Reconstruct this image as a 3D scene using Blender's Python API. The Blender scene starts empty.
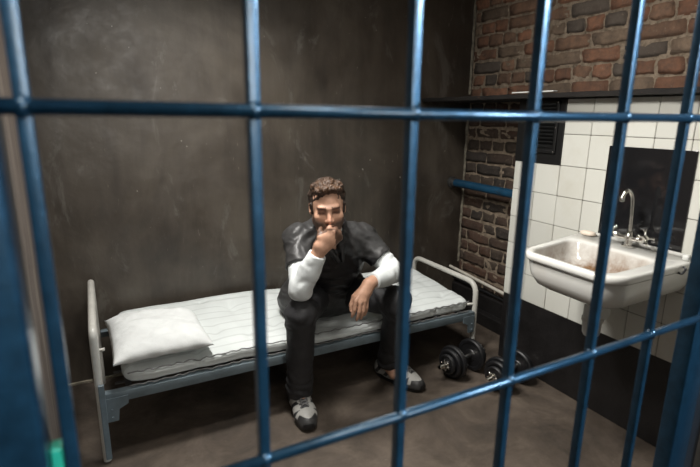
import bpy, bmesh, math, random
import numpy as np
from mathutils import Vector, Matrix, noise
random.seed(7)
S = bpy.context.scene
C = S.collection
R = math.radians

# ------------------------------------------------------------------ helpers
def tag(o, label=None, cat=None, group=None, kind=None):
    if label: o['label'] = label
    if cat: o['category'] = cat
    if group: o['group'] = group
    if kind: o['kind'] = kind
    return o
def empty(name, loc, rz=0, **k):
    o = bpy.data.objects.new(name, None); C.objects.link(o)
    o.location = loc; o.rotation_euler = (0, 0, rz); o.empty_display_size = .05
    return tag(o, **k)
def link(name, me, mat, parent=None, smooth=False):
    for m in (mat if isinstance(mat, (list, tuple)) else [mat]): me.materials.append(m)
    if smooth:
        me.polygons.foreach_set('use_smooth', [True]*len(me.polygons))
    o = bpy.data.objects.new(name, me); C.objects.link(o)
    if parent: o.parent = parent
    return o
def obj(name, bm, mat, parent=None, smooth=False, auto=None):
    me = bpy.data.meshes.new(name)
    bmesh.ops.recalc_face_normals(bm, faces=bm.faces)
    bm.to_mesh(me); bm.free()
    o = link(name, me, mat, parent, smooth or bool(auto))
    if auto: me.set_sharp_from_angle(angle=R(auto))
    return o
def NB(): return bmesh.new()
def box(bm, lo, hi, bev=0, seg=2, M=None, mi=0):
    b = bmesh.new(); bmesh.ops.create_cube(b, size=1)
    lo, hi = Vector(lo), Vector(hi)
    for v in b.verts:
        v.co = Vector([lo[i] + (v.co[i]+.5)*(hi[i]-lo[i]) for i in range(3)])
    if bev: bmesh.ops.bevel(b, geom=b.edges[:], offset=bev, segments=seg, affect='EDGES', profile=.5)
    merge(bm, b, M, mi)
def merge(bm, b, M=None, mi=0):
    if M is not None: bmesh.ops.transform(b, matrix=M, verts=b.verts)
    vm = {v: bm.verts.new(v.co) for v in b.verts}
    for f in b.faces:
        try: nf = bm.faces.new([vm[v] for v in f.verts]); nf.material_index = mi; nf.smooth = f.smooth
        except ValueError: pass
    b.free()
def frames(P, closed=False):
    n = len(P); T = []
    for i in range(n):
        a = P[(i-1) % n] if closed or i else P[0]; c = P[(i+1) % n] if closed or i < n-1 else P[-1]
        T.append((c-a).normalized())
    u = T[0].orthogonal().normalized(); out = []
    for t in T:
        u = (u - t*u.dot(t)).normalized(); out.append((u, t.cross(u)))
    return out
def tube(bm, P, r, n=12, closed=False, cap=True):
    P = [Vector(p) for p in P]
    rs = r if isinstance(r, (list, tuple)) else [r]*len(P)
    rings = []
    for p, (u, v), q in zip(P, frames(P, closed), rs):
        rings.append([bm.verts.new(p + (u*math.cos(a)+v*math.sin(a))*q) for a in [2*math.pi*k/n for k in range(n)]])
    m = len(rings)
    for i in range(m if closed else m-1):
        A, B = rings[i], rings[(i+1) % m]
        for k in range(n): bm.faces.new((A[k], A[(k+1) % n], B[(k+1) % n], B[k]))
    if cap and not closed: bm.faces.new(rings[0][::-1]); bm.faces.new(rings[-1])
def arc_path(pts, rad, n=6):
    pts = [Vector(p) for p in pts]; out = [pts[0]]
    for i in range(1, len(pts)-1):
        p = pts[i]; a = (pts[i-1]-p).normalized(); b = (pts[i+1]-p).normalized()
        for k in range(n+1):
            t = k/n; A = p+a*rad; B = p+b*rad
            out.append(A*(1-t)**2 + p*2*t*(1-t) + B*t*t)
    out.append(pts[-1]); return out
def lathe(bm, prof, axis_o=(0,0,0), axis=(0,0,1), n=28, M=None):
    ax = Vector(axis).normalized(); o = Vector(axis_o); u = ax.orthogonal().normalized(); v = ax.cross(u)
    rings = []
    for r, z in prof:
        if r < 1e-6: rings.append([bm.verts.new(o+ax*z)])
        else: rings.append([bm.verts.new(o+ax*z+(u*math.cos(2*math.pi*k/n)+v*math.sin(2*math.pi*k/n))*r) for k in range(n)])
    for A, B in zip(rings, rings[1:]):
        for k in range(n):
            l = (k+1) % n
            if len(A) == 1 and len(B) == 1: continue
            if len(A) == 1: bm.faces.new((A[0], B[k], B[l]))
            elif len(B) == 1: bm.faces.new((A[k], A[l], B[0]))
            else: bm.faces.new((A[k], A[l], B[l], B[k]))
def loft(bm, rings, cap0=True, cap1=True, closed=True):
    V = [[bm.verts.new(p) for p in r] for r in rings]; n = len(V[0])
    for A, B in zip(V, V[1:]):
        for k in range(n if closed else n-1): bm.faces.new((A[k], A[(k+1) % n], B[(k+1) % n], B[k]))
    if cap0: bm.faces.new(V[0][::-1])
    if cap1: bm.faces.new(V[-1])
def fbm(p, s, o=4):
    return noise.fractal(Vector(p)*s, 1.0, 2.0, o)

# ------------------------------------------------------------------ materials
class N:
    def __init__(s, name, rough=.6, base=(.5,.5,.5), metal=0, spec=.5, ior=None):
        s.m = bpy.data.materials.new(name); s.m.use_nodes = True
        s.t = s.m.node_tree; s.b = s.t.nodes['Principled BSDF']
        s.set('Base Color', (*base, 1)); s.set('Roughness', rough); s.set('Metallic', metal); s.set('Specular IOR Level', spec)
        if ior: s.set('IOR', ior)
        s.tc = None
    def set(s, k, v): s.b.inputs[k].default_value = v
    def nd(s, ty, **k):
        n = s.t.nodes.new(ty)
        for a, b in k.items():
            if a.startswith('i_'):
                key = a[2:]; key = int(key) if key.isdigit() else key.replace('_', ' ')
                n.inputs[key].default_value = b
            else: setattr(n, a, b)
        return n
    def L(s, a, b): s.t.links.new(a, b)
    def co(s, scale=(1,1,1), kind='Object'):
        if not s.tc: s.tc = s.nd('ShaderNodeTexCoord')
        mp = s.nd('ShaderNodeMapping', i_Scale=scale); s.L(s.tc.outputs[kind], mp.inputs['Vector']); return mp.outputs[0]
    def noise(s, scale, detail=5, rough=.6, st=(1,1,1), dist=0):
        n = s.nd('ShaderNodeTexNoise', i_Scale=scale, i_Detail=detail, i_Roughness=rough, i_Distortion=dist)
        s.L(s.co(st), n.inputs['Vector']); return n.outputs['Fac']
    def ramp(s, f, stops):
        r = s.nd('ShaderNodeValToRGB'); e = r.color_ramp.elements
        while len(e) < len(stops): e.new(.5)
        for el, (p, c) in zip(e, stops):
            el.position = p; el.color = (*c, 1) if hasattr(c, '__len__') else (c, c, c, 1)
        s.L(f, r.inputs[0]); return r.outputs[0]
    def mix(s, f, a, b, mode='MIX'):
        n = s.nd('ShaderNodeMix', data_type='RGBA', blend_type=mode)
        for sock, v in ((n.inputs[0], f), (n.inputs[6], a), (n.inputs[7], b)):
            if isinstance(v, bpy.types.NodeSocket): s.L(v, sock)
            elif hasattr(v, '__len__'): sock.default_value = (*v, 1)
            else: sock.default_value = v
        return n.outputs[2]
    def math(s, op, a, b=0.0, c=None):
        n = s.nd('ShaderNodeMath', operation=op)
        for i, v in enumerate((a, b) if c is None else (a, b, c)):
            if isinstance(v, bpy.types.NodeSocket): s.L(v, n.inputs[i])
            else: n.inputs[i].default_value = v
        return n.outputs[0]
    def col(s, x): s.L(x, s.b.inputs['Base Color']); return s
    def rgh(s, x): s.L(x, s.b.inputs['Roughness']); return s
    def bump(s, f, strength=.3, dist=.01):
        b = s.nd('ShaderNodeBump', i_Strength=strength, i_Distance=dist)
        s.L(f, b.inputs['Height']); s.L(b.outputs[0], s.b.inputs['Normal']); return s

def lin(*c): return tuple(((v/255)/12.92 if v/255 <= .04045 else ((v/255+.055)/1.055)**2.4) for v in c)

def m_backwall():
    n = N('dark_glossy_wall_paint', .42, spec=.7)
    big = n.noise(1.6, 6, .6, (1,1,.8), .6)
    streak = n.noise(5, 5, .65, (1.4,1.4,.22), .4)
    c1 = n.ramp(big, [(.38, (.020,.016,.012)), (.50, (.060,.047,.035)), (.63, (.120,.100,.078))])
    c2 = n.ramp(streak, [(.35, (.032,.026,.022)), (.62, (.082,.070,.056))])
    c = n.mix(.45, c1, c2)
    pt = n.ramp(n.noise(4.3, 8, .7, (1,1,.5), 1.2), [(.57, 0.0), (.64, 1.0)])
    c = n.mix(n.math('MULTIPLY', pt, .6), c, (.135,.125,.108))
    sc = n.ramp(n.noise(38, 2, .5), [(.765, 0.0), (.79, 1.0)])
    c = n.mix(sc, c, (.36,.34,.30))
    v = n.ramp(n.noise(16, 3, .6, (1.6,1.6,.35), 2.5), [(.70, 0.0), (.735, 1.0)])
    c = n.mix(n.math('MULTIPLY', v, .5), c, (.24,.21,.17))
    n.col(c); n.rgh(n.ramp(n.noise(7, 6, .7), [(.3, .30), (.7, .50)]))
    n.bump(n.math('ADD', n.noise(9, 5, .6), n.math('MULTIPLY', n.noise(120, 3, .6), .04)), .25, .010)
    return n.m
def m_leftwall():
    n = N('worn_brown_wall', .88, spec=.3)
    c = n.ramp(n.noise(3, 6, .65, (1,6,.3), .5), [(.3, (.10,.08,.065)), (.55, (.18,.145,.12)), (.72, (.28,.24,.20))])
    n.col(c); n.bump(n.noise(20, 6), .4, .01); return n.m
def m_floor():
    n = N('stained_concrete', .75)
    c = n.ramp(n.noise(3.2, 8, .68, (1,1,1), .5), [(.28, (.022,.017,.012)), (.48, (.060,.045,.033)), (.64, (.108,.084,.064))])
    st = n.ramp(n.noise(9, 6, .6, (1,1,1), 1.0), [(.45, 0.0), (.72, 1.0)])
    c = n.mix(n.math('MULTIPLY', st, .5), c, (.068,.052,.042))
    w = n.ramp(n.noise(26, 4, .7), [(.66, 0.0), (.74, 1.0)])
    c = n.mix(n.math('MULTIPLY', w, .45), c, (.18,.155,.12))
    n.col(c); n.rgh(n.ramp(n.noise(6, 5), [(.3, .6), (.7, .85)])); n.bump(n.noise(45, 8, .7), .35, .006); return n.m
def m_simple(name, base, rough=.6, metal=0, var=.25, scale=20, bump=.15, bd=.003, spec=.5, dirt=None):
    n = N(name, rough, base, metal, spec)
    lo = tuple(v*(1-var) for v in base); hi = tuple(min(1, v*(1+var)) for v in base)
    c = n.ramp(n.noise(scale, 5, .6), [(.3, lo), (.7, hi)])
    if dirt:
        d = n.ramp(n.noise(dirt[1], 7, .7, (1,1,1), .8), [(dirt[2], 0.0), (dirt[2]+.08, 1.0)])
        c = n.mix(d, c, dirt[0])
    n.col(c); n.bump(n.noise(scale*5, 4, .6), bump, bd); return n.m
def m_brick():
    n = N('old_brick', .88)
    a = n.nd('ShaderNodeAttribute', attribute_name='Col')
    c = n.mix(n.ramp(n.noise(22, 7, .7), [(.35, 0.0), (.7, .75)]), a.outputs['Color'], (.085,.062,.048))
    c = n.mix(n.ramp(n.noise(60, 5, .7), [(.6, 0.0), (.72, .5)]), c, (.34,.27,.2))
    soot = n.ramp(n.noise(2.2, 5, .6, (1,1,1), .5), [(.45, 0.0), (.7, .7)])
    c = n.mix(soot, c, (.03,.025,.022))
    n.col(c); n.bump(n.noise(70, 6, .75), .8, .008); return n.m
def m_mortar():
    n = N('old_mortar', .95)
    n.col(n.ramp(n.noise(25, 7, .7), [(.3, (.09,.07,.05)), (.5, (.25,.195,.14)), (.75, (.40,.32,.24))]))
    n.bump(n.noise(50, 6, .7), .9, .012); return n.m
def m_tile():
    n = N('white_glazed_tile', .16, spec=.5)
    a = n.nd('ShaderNodeAttribute', attribute_name='Col')
    c = n.mix(n.ramp(n.noise(3.5, 6, .65), [(.5, 0.0), (.8, .35)]), a.outputs['Color'], (.42,.38,.28))
    n.col(c); n.bump(n.noise(6, 2), .06, .01); return n.m
def m_porcelain():
    n = N('stained_porcelain', .16)
    tc = n.nd('ShaderNodeTexCoord'); sp = n.nd('ShaderNodeSeparateXYZ'); n.L(tc.outputs['Object'], sp.inputs[0])
    # rust and lime stain lying round the drain and running down from the tap
    a = n.nd('ShaderNodeAttribute', attribute_name='Col')
    ns = n.ramp(n.noise(9, 8, .7, (1,1,1), .15), [(.36, 0.0), (.62, 1.0)])
    f = n.math('MULTIPLY', a.outputs['Fac'], n.math('ADD', n.math('MULTIPLY', ns, .85), .35))
    c = n.mix(f, (.64,.64,.61), (.17,.095,.048))
    c = n.mix(n.ramp(n.noise(5, 5), [(.45, 0.0), (.85, .35)]), c, (.50,.42,.33))
    n.col(c); return n.m
def m_fabric(name, base, stripe=None, weave=900, rough=.9, wr=.25):
    n = N(name, rough, base, 0, .2)
    c = n.ramp(n.noise(8, 5), [(.3, tuple(v*.88 for v in base)), (.7, base)])
    if stripe:
        w = n.nd('ShaderNodeTexWave', wave_type='BANDS', bands_direction='Y', i_Scale=stripe, i_Distortion=.35, i_Detail=1.0)
        n.L(n.co(), w.inputs['Vector'])
        c = n.mix(n.ramp(w.outputs['Fac'], [(.0, .32), (.10, .0)]), c, tuple(v*.45 for v in base))
    n.col(c)
    n.bump(n.math('ADD', n.noise(18, 4, .6), n.math('MULTIPLY', n.noise(weave, 1), .15)), wr, .01); return n.m
def m_attr(name, rough, spec=.5, bump=.15, sc=60, bd=.003, sheen=0):
    n = N(name, rough, spec=spec)
    a = n.nd('ShaderNodeAttribute', attribute_name='Col')
    c = n.mix(n.ramp(n.noise(sc, 5, .6), [(.3, .0), (.7, .35)]), a.outputs['Color'], (0,0,0), 'MULTIPLY')
    c = n.mix(n.ramp(n.noise(sc, 5, .6), [(.35, .12), (.65, 0.0)]), a.outputs['Color'], (.02,.01,.01))
    n.col(c); n.bump(n.noise(sc*3, 4, .6), bump, bd); return n.m

M = dict(
    back=m_backwall(), left=m_leftwall(), floor=m_floor(), brick=m_brick(), mortar=m_mortar(), tile=m_tile(),
    grout=m_simple('dark_grout', (.09,.08,.065), .9),
    black=m_simple('black_wall_paint', (.010,.009,.009), .42, var=.5, scale=6, bump=.5, bd=.006, dirt=((.045,.04,.035), 9, .68)),
    ceil=m_simple('grey_ceiling_plaster', (.12,.11,.10), .9),
    blue=m_simple('blue_gloss_paint', (.011,.046,.085), .36, .6, var=.3, scale=40, bump=.3, bd=.0015),
    darkmetal=m_simple('dark_painted_metal', (.012,.014,.018), .4),
    bed=m_simple('grey_blue_enamel', (.13,.165,.185), .42, var=.2, scale=15, dirt=((.05,.05,.05), 14, .66)),
    bedw=m_simple('cream_enamel', (.50,.49,.45), .38, var=.12, scale=12, dirt=((.10,.08,.06), 20, .66)),
    spring=m_simple('dull_steel_wire', (.12,.12,.12), .5, .8),
    mattress=m_fabric('mattress_ticking', (.62,.655,.645), stripe=4.6),
    piping=m_simple('grey_piping', (.16,.16,.16), .9),
    pillow=m_fabric('white_cotton', (.68,.70,.695), wr=.35),
    porc=m_porcelain(), chrome=m_simple('tarnished_chrome', (.72,.70,.66), .14, 1, .15, 60),
    panel=N('polished_black_panel', .07, (.010,.010,.011), 0, .5, 1.6).m,
    blackp=m_simple('black_plastic', (.006,.006,.006), .42),
    rubber=m_simple('black_rubber', (.008,.008,.009), .42, bump=.1),
    wood=m_simple('scorched_shelf_board', (.008,.006,.005), .8, var=.5, scale=9, bump=.6, bd=.006, dirt=((.14,.06,.035), 10, .62)),
    white=m_simple('white_plastic', (.62,.63,.60), .35, var=.1, scale=10),
    pipew=m_simple('cream_pipe_paint', (.55,.52,.45), .45, var=.2, scale=20, dirt=((.15,.12,.09), 25, .66)),
    pipeb=m_simple('blue_pipe_paint', (.008,.050,.10), .4, var=.3, scale=15, dirt=((.03,.03,.03), 12, .62)),
    teal=m_simple('teal_plastic', (.02,.28,.19), .35, var=.1, scale=30),
    skin=m_attr('skin', .5, .4, .2, 90, .0012), shirt=m_fabric('white_knit', (.66,.69,.69), wr=.3),
    jacket=m_attr('charcoal_coated_cloth', .46, .5, .35, 14, .006),
    trousers=m_simple('black_cloth', (.020,.020,.022), .62, var=.3, scale=20, bump=.5, bd=.004),
    hair=m_attr('hair', .5, .4, .9, 70, .004), shoe=m_attr('shoe_mesh_and_leather', .5, .5, .3, 90, .002),
    lace=m_simple('pale_lace', (.20,.20,.20), .8), eye=m_simple('eye', (.05,.04,.03), .15),
    soap=m_simple('pale_soap', (.72,.62,.52), .5, var=.06),
    plaster=m_simple('pale_plaster_edge', (.30,.27,.21), .9, var=.4, scale=30, bump=.6, bd=.01),
)

pb = M['blue'].node_tree.nodes['Principled BSDF']; pb.inputs['Coat Weight'].default_value = .6; pb.inputs['Coat Roughness'].default_value = .22
# ------------------------------------------------------------------ room constants (metres)
XL, XB, XT, YB, H = -.23, 2.385, 2.072, 2.716, 2.75     # left wall, brick face, tile face, back wall, ceiling
YT = 1.952                                            # end of the tiled block
YF = .38                                              # gate plane
def st(o): return tag(o, kind='structure')

b = NB(); box(b, (-2.0,-2.4,-.1), (3.3,YB+.15,0)); st(obj('floor', b, M['floor']))
b = NB(); box(b, (-2.0,-2.4,H), (3.3,YB+.15,H+.1)); st(obj('ceiling', b, M['ceil']))
def wallgrid(name, fn, nu, nv, mat, amp, thick_dir):
    bm = NB(); g = [[None]*(nv+1) for _ in range(nu+1)]
    for i in range(nu+1):
        for j in range(nv+1):
            p = Vector(fn(i/nu, j/nv)); e = min(i, nu-i, j, nv-j)
            p += Vector(thick_dir)*(-amp*(fbm(p, 1.7)*.7+fbm(p, 6)*.3) if e > 0 else 0)
            g[i][j] = bm.verts.new(p)
    for i in range(nu):
        for j in range(nv): bm.faces.new((g[i][j], g[i+1][j], g[i+1][j+1], g[i][j+1]))
    r = bmesh.ops.extrude_face_region(bm, geom=bm.faces[:])
    vs = [v for v in r['geom'] if isinstance(v, bmesh.types.BMVert)]
    bmesh.ops.translate(bm, vec=Vector(thick_dir)*.12, verts=vs)
    return st(obj(name, bm, mat, smooth=True, auto=40))
wallgrid('wall_back', lambda u, v: (XL-.1+u*(XB+.3-XL), YB, v*H), 110, 110, M['back'], .006, (0,1,0))
wallgrid('wall_left', lambda u, v: (XL, YF-.01+u*(YB-YF), v*H), 60, 60, M['left'], .006, (-1,0,0))
# front wall of the cell, to both sides of and above the gate
b = NB(); box(b, (-2.0,YF-.02,0), (-.125,YF+.13,H)); box(b, (.945,YF-.02,0), (3.3,YF+.02,H)) ; box(b, (-.125,YF-.02,2.15), (.945,YF+.13,H))
st(obj('wall_front', b, M['ceil']))

# brick wall on the right: separate bricks laid in one mesh on a mortar bed
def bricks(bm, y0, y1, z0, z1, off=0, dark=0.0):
    lay = bm.loops.layers.float_color['Col']
    course = .0815; j = 0; z = z0
    while z < z1-.02:
        y = y0 - random.uniform(.02, .2); hh = course-.014
        header = (j+off) % 3 == 1
        while y < y1:
            L = (.118 if header else .238)*random.uniform(.92, 1.06)
            if random.random() < .18: L = .118
            a, c = max(y, y0), min(y+L-.012, y1)
            if c-a > .02:
                bb = bmesh.new(); bmesh.ops.create_cube(bb, size=1)
                dp = random.uniform(.0, .012)
                for v in bb.verts:
                    v.co = Vector((XB-.001+dp + (v.co.x+.5)*.05, a+(v.co.y+.5)*(c-a), z+.007+(v.co.z+.5)*min(hh, z1-z-.01)))
                bmesh.ops.bevel(bb, geom=bb.edges[:], offset=.006, segments=2, affect='EDGES')
                bmesh.ops.subdivide_edges(bb, edges=[e for e in bb.edges if e.calc_length() > .04], cuts=3, use_grid_fill=True)
                for v in bb.verts:
                    if v.co.x < XB+.03: v.co += Vector((fbm(v.co, 28, 3)*.009, fbm(v.co+Vector((5,0,0)), 17, 2)*.010, fbm(v.co+Vector((9,0,0)), 17, 2)*.009))
                k = random.random()
                col = (.25,.118,.068) if k < .30 else (.22,.125,.078) if k < .55 else (.19,.135,.092) if k < .82 else (.10,.082,.066)
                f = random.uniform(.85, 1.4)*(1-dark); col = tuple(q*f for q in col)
                vm = {v: bm.verts.new(v.co) for v in bb.verts}
                for fc in bb.faces:
                    nf = bm.faces.new([vm[v] for v in fc.verts]); nf.material_index = 0; nf.smooth = True
                    for lp in nf.loops: lp[lay] = (*col, 1)
                bb.free()
            y += L
        z += course; j += 1
b = NB(); b.loops.layers.float_color.new('Col')
bricks(b, .4, YB-.002, 1.525, 2.6, 0)
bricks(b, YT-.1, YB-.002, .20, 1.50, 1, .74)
g = bmesh.new(); n1, n2 = 120, 130
G = [[g.verts.new((XB+.0135+.008*fbm((0, .4+u/n1*(YB-.4)*1.0, v/n2*2.7), 16, 4), .4+u/n1*(YB-.4), v/n2*2.74)) for v in range(n2+1)] for u in range(n1+1)]
for u in range(n1):
    for v in range(n2): g.faces.new((G[u][v], G[u][v+1], G[u+1][v+1], G[u+1][v]))
r = bmesh.ops.extrude_face_region(g, geom=g.faces[:]); bmesh.ops.translate(g, vec=(.12,0,0), verts=[v for v in r['geom'] if isinstance(v, bmesh.types.BMVert)])
merge(b, g, mi=1)
me = bpy.data.meshes.new('wall_right'); b.to_mesh(me); b.free()
st(link('wall_right', me, [M['brick'], M['mortar']]))

# plaster edge where the back wall paint meets the brick
def ragged(name, zr):
    bm = NB(); rings = []
    n = 90
    for i in range(n+1):
        z = zr[0]+(zr[1]-zr[0])*i/n; w = .010+.007*fbm((z, 3, 1), 14, 3); d = .004+.003*fbm((z, 7, 1), 20, 2)
        rings.append([(XB-w, YB+.001, z), (XB-w, YB-d, z), (XB+.004, YB-d-.002, z), (XB+.004, YB+.001, z)])
    loft(bm, rings); return st(obj(name, bm, M['plaster']))
ragged('trim_1', (1.56, 2.5)); ragged('trim_2', (.35, 1.46))

# tiled block in front of the brick, black painted below the tiles
Z0, PZ, PY = .410, .1533, .148
b = NB(); lay = b.loops.layers.float_color.new('Col')
box(b, (XT+.004,.40,Z0-.004), (XB+.02,YT-.004,1.499), mi=1)
cols = int((YT-.4)/PY)+1
for i in range(cols):
    y1 = YT-i*PY; y0 = max(YT-(i+1)*PY, .405)
    for k in range(7):
        z0 = Z0+k*PZ; z1 = z0+PZ if k < 6 else 1.497
        if z1-z0 < .02 or y1-y0 < .02: continue
        if i < 2 and k >= 5: continue              # black vent panel instead
        bb = bmesh.new(); bmesh.ops.create_cube(bb, size=1); q = .0012
        tx = random.uniform(-.0008, .0008)
        for v in bb.verts:
            v.co = Vector((XT+tx+(v.co.x+.5)*.008, y0+q+(v.co.y+.5)*(y1-y0-2*q), z0+q+(v.co.z+.5)*(z1-z0-2*q)))
        bmesh.ops.bevel(bb, geom=bb.edges[:], offset=.0018, segments=2, affect='EDGES')
        f = random.uniform(.92, 1.03); colr = (.60*f, .60*f, .55*f)
        vm = {v: b.verts.new(v.co) for v in bb.verts}
        for fc in bb.faces:
            nf = b.faces.new([vm[v] for v in fc.verts])
            for lp in nf.loops: lp[lay] = (*colr, 1)
        bb.free()
me = bpy.data.meshes.new('wall_right_tiled'); b.to_mesh(me); b.free()
st(link('wall_right_tiled', me, [M['tile'], M['grout']]))
b = NB(); box(b, (XT+.003,.40,0), (XB+.02,YT-.001,Z0), .004); st(obj('baseboard_right', b, M['black']))
b = NB(); box(b, (XB-.05,YT,0), (XB+.02,YB,.20), .01); box(b, (XB-.10,YT,0), (XB-.04,YB,.09), .008); st(obj('trim_3', b, M['black']))
b = NB(); box(b, (XL,YB-.012,0), (XB-.16,YB+.01,.012), .002); st(obj('baseboard_back', b, M['plaster']))

# board shelf capping the tiled block and running into the corner
b = NB(); n = 80; rings = []
for i in range(n+1):
    y = .42+(YB-.004-.42)*i/n; e = .006*fbm((y, 0, 0), 9, 4); t = .004*fbm((y, 5, 0), 12, 3)
    x0 = 1.975+e
    rings.append([(x0,y,1.502+t*.5), (x0-.004,y,1.518), (x0+.004,y,1.523+t), (XB-.003,y,1.523+t*.3), (XB-.003,y,1.502)])
loft(b, rings)
tag(obj('wall_shelf', b, M['wood'], auto=50), 'long scorched dark board shelf on top of the tiled wall under the bricks', 'shelf')
b = NB(); box(b, (1.968,1.66,1.5275), (2.0,1.92,1.534), .002)
tag(obj('lath', b, M['white']), 'short thin white lath lying on the edge of the dark board shelf', 'lath')

# black vent panel
e = empty('vent_panel', (XT-.004, YT-PY, Z0+5*PZ), label='black panel with slotted ventilation grille at the top left of the white tiles', cat='vent')
b = NB(); box(b, (0,-PY,0), (.006,PY,1.497-Z0-5*PZ), .002); obj('backing_panel', b, M['blackp'], e)
b = NB(); y0, y1, z0, z1 = -.115, .035, .055, .315
box(b, (-.010,y0,z0), (0,y0+.016,z1), .002); box(b, (-.010,y1-.016,z0), (0,y1,z1), .002)
box(b, (-.010,y0,z0), (0,y1,z0+.016), .002); box(b, (-.010,y0,z1-.016), (0,y1,z1), .002)
gf = obj('grille_frame', b, M['blackp'], e)
b = NB()
for k in range(12):
    z = z0+.03+k*.0185
    box(b, (-.0015,y0+.016,-.001), (.0015,y1-.016,.016), M=Matrix.Translation((-.006,0,z))@Matrix.Rotation(R(-38),4,'Y'))
obj('louvres', b, M['blackp'], e)
for yy, zz in ((y0+.008,z0+.008),(y1-.008,z0+.008),(y0+.008,z1-.008),(y1-.008,z1-.008),(y0+.008,.185)):
    b = NB(); lathe(b, [(0,.0),(.0045,.0),(.0045,.002),(0,.003)], (-.010,yy,zz), (-1,0,0), 12); obj('screw', b, M['chrome'], e, True)

# glossy dark splash panel behind the tap
b = NB(); box(b, (XT-.007,1.035,.80), (XT-.0005,1.402,1.288), .0015)
tag(obj('splash_panel', b, M['panel']), 'polished black rectangular splash panel on the tiles behind the basin tap', 'panel')

# pipes in the recess
e = empty('blue_pipe', (2.27, YB, .955), label='thick blue pipe low across the brick recess between back wall and tiles', cat='pipe')
b = NB(); tube(b, [(0,-.02,0), (.0,-(YB-YT)+.002,-.005)], .027, 20); obj('pipe', b, M['pipeb'], e, auto=50)
b = NB(); lathe(b, [(0,.005),(.040,.005),(.040,.022),(.031,.026),(.031,.05),(.027,.052)], (0,0,0), (0,-1,0), 24); obj('collar', b, M['spring'], e, auto=40)
b = NB(); tube(b, [(2.30,YB-.01,.325), (2.30,YT+.002,.275)], .011, 14)
tag(obj('cream_pipe', b, M['pipew'], auto=50), 'thin cream pipe sloping along the foot of the brick recess', 'pipe')
b = NB(); tube(b, [(2.345,YB-.01,.235), (2.345,YT+.002,.215)], .014, 14)
tag(obj('dark_pipe', b, M['rubber'], auto=50), 'dark pipe running below the thin cream pipe by the bricks', 'pipe')

# ------------------------------------------------------------------ gate
e = empty('cell_gate', (0, YF, 0), label='blue painted barred steel cell gate across the foreground', cat='gate')
h = .00525
for x in (-.034, .116, .266, .4235, .5767, .711):
    b = NB(); box(b, (x-.0047,-.0058,.05), (x+.0047,.0058,2.10), .0012, 2); obj('bar', b, M['blue'], e, auto=50)
for z in (.155, .468, .779, 1.092, 1.4035, 1.716, 2.02):
    b = NB()
    P = [(-.05, -.0045, z), (.40, -.0045, z-.001), (.842, -.0045, z+.001)]
    tube(b, P, .0054, 16); 
    for x in (-.034, .116, .266, .4235, .5767, .711):        # weld beads
        lathe(b, [(0,-.0075),(.0070,-.005),(.0078,0),(.0070,.005),(0,.0075)], (x,-.003,z), (0,1,0), 10)
    obj('crossbar', b, M['blue'], e, smooth=True)
b = NB(); box(b, (-.118,-.022,0), (-.048,.022,2.15), .004); obj('post', b, M['blue'], e, auto=50)
b = NB(); box(b, (.842,-.001,0), (.896,.026,2.15), .0025); obj('post', b, M['blue'], e, auto=50)
b = NB(); box(b, (.8965,.004,0), (.942,.018,2.15), .002); obj('dark_strip', b, M['darkmetal'], e)['label'] = 'narrow black strip'  # narrow dark strip set back beside the right post
b = NB(); box(b, (-.118,-.02,2.10), (.896,.02,2.15), .003); obj('top_rail', b, M['blue'], e)
b = NB(); box(b, (-.0475,-.004,1.05), (-.0395,.010,1.157), .0015, 3); obj('tag', b, M['teal'], e)['label'] = 'teal plastic tag'

# ------------------------------------------------------------------ bed
e = empty('bed', (0, 0, 0), label='narrow grey blue metal prison bed along the dark back wall', cat='bed')
YN, YR = 2.0, 2.665
xh = -.057
b = NB(); tube(b, arc_path([(xh,YN,.0), (xh,YN,.575), (xh,YR,.575), (xh,YR,.0)], .035), .0155, 16); obj('head_frame', b, M['bedw'], e, auto=50)
b = NB(); tube(b, [(xh+.002,YN,.40), (xh+.002,YR,.40)], .009, 10); tube(b, [(xh+.035,YN+.03,.48), (xh,YN+.03,.48)], .007, 10); obj('head_stretcher', b, M['bedw'], e, smooth=True)
b = NB(); box(b, (xh-.004,YN-.032,.02), (xh+.018,YN-.018,.355), .002); obj('corner_iron', b, M['bed'], e)
xf = 1.905
b = NB(); tube(b, arc_path([(xf,YN,.0), (xf,YN,.472), (xf,YR-.05,.472), (xf,YR-.05,.0)], .075, 10), .0155, 16); obj('foot_frame', b, M['bedw'], e, auto=50)
b = NB(); tube(b, [(xf-.002,YN,.345), (xf-.05,YN+.02,.345)], .008, 10); obj('foot_stretcher', b, M['bedw'], e, smooth=True)
for y, s in ((YN-.016, 1), (YR, -1)):
    b = NB(); box(b, (xh+.018,y-.003,.262), (xf-.014,y+.003,.305), .0012); a0, a1 = sorted((y, y+s*.034)); box(b, (xh+.018,a0,.300), (xf-.014,a1,.305), .001)
    obj('side_rail', b, M['bed'], e, auto=40)
for x, s in ((xh+.018, 1), (xf-.016, -1)):
    b = NB(); y = YN-.019
    pts = [(0,.285),(.082,.285),(.082,.250),(.046,.232),(.040,.182),(0,.182)]
    loft(b, [[(x+s*px, y+d, pz) for px, pz in pts] for d in (-.003, .003)])
    for px, pz in ((.018,.2),(.018,.235)): lathe(b, [(0,0),(.005,0),(.004,.004),(0,.005)], (x+s*px, y-.003, pz), (0,-1,0), 8)
    obj('gusset', b, M['bed'], e)
b = NB()
for i in range(14): x = .05+i*.135; box(b, (x-.012,YN-.01,.296), (x+.012,YR,.300))
for j in range(6): y = YN+.08+j*.1; box(b, (0,y-.01,.292), (xf-.02,y+.01,.296))
obj('spring_mesh', b, M['spring'], e)

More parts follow.
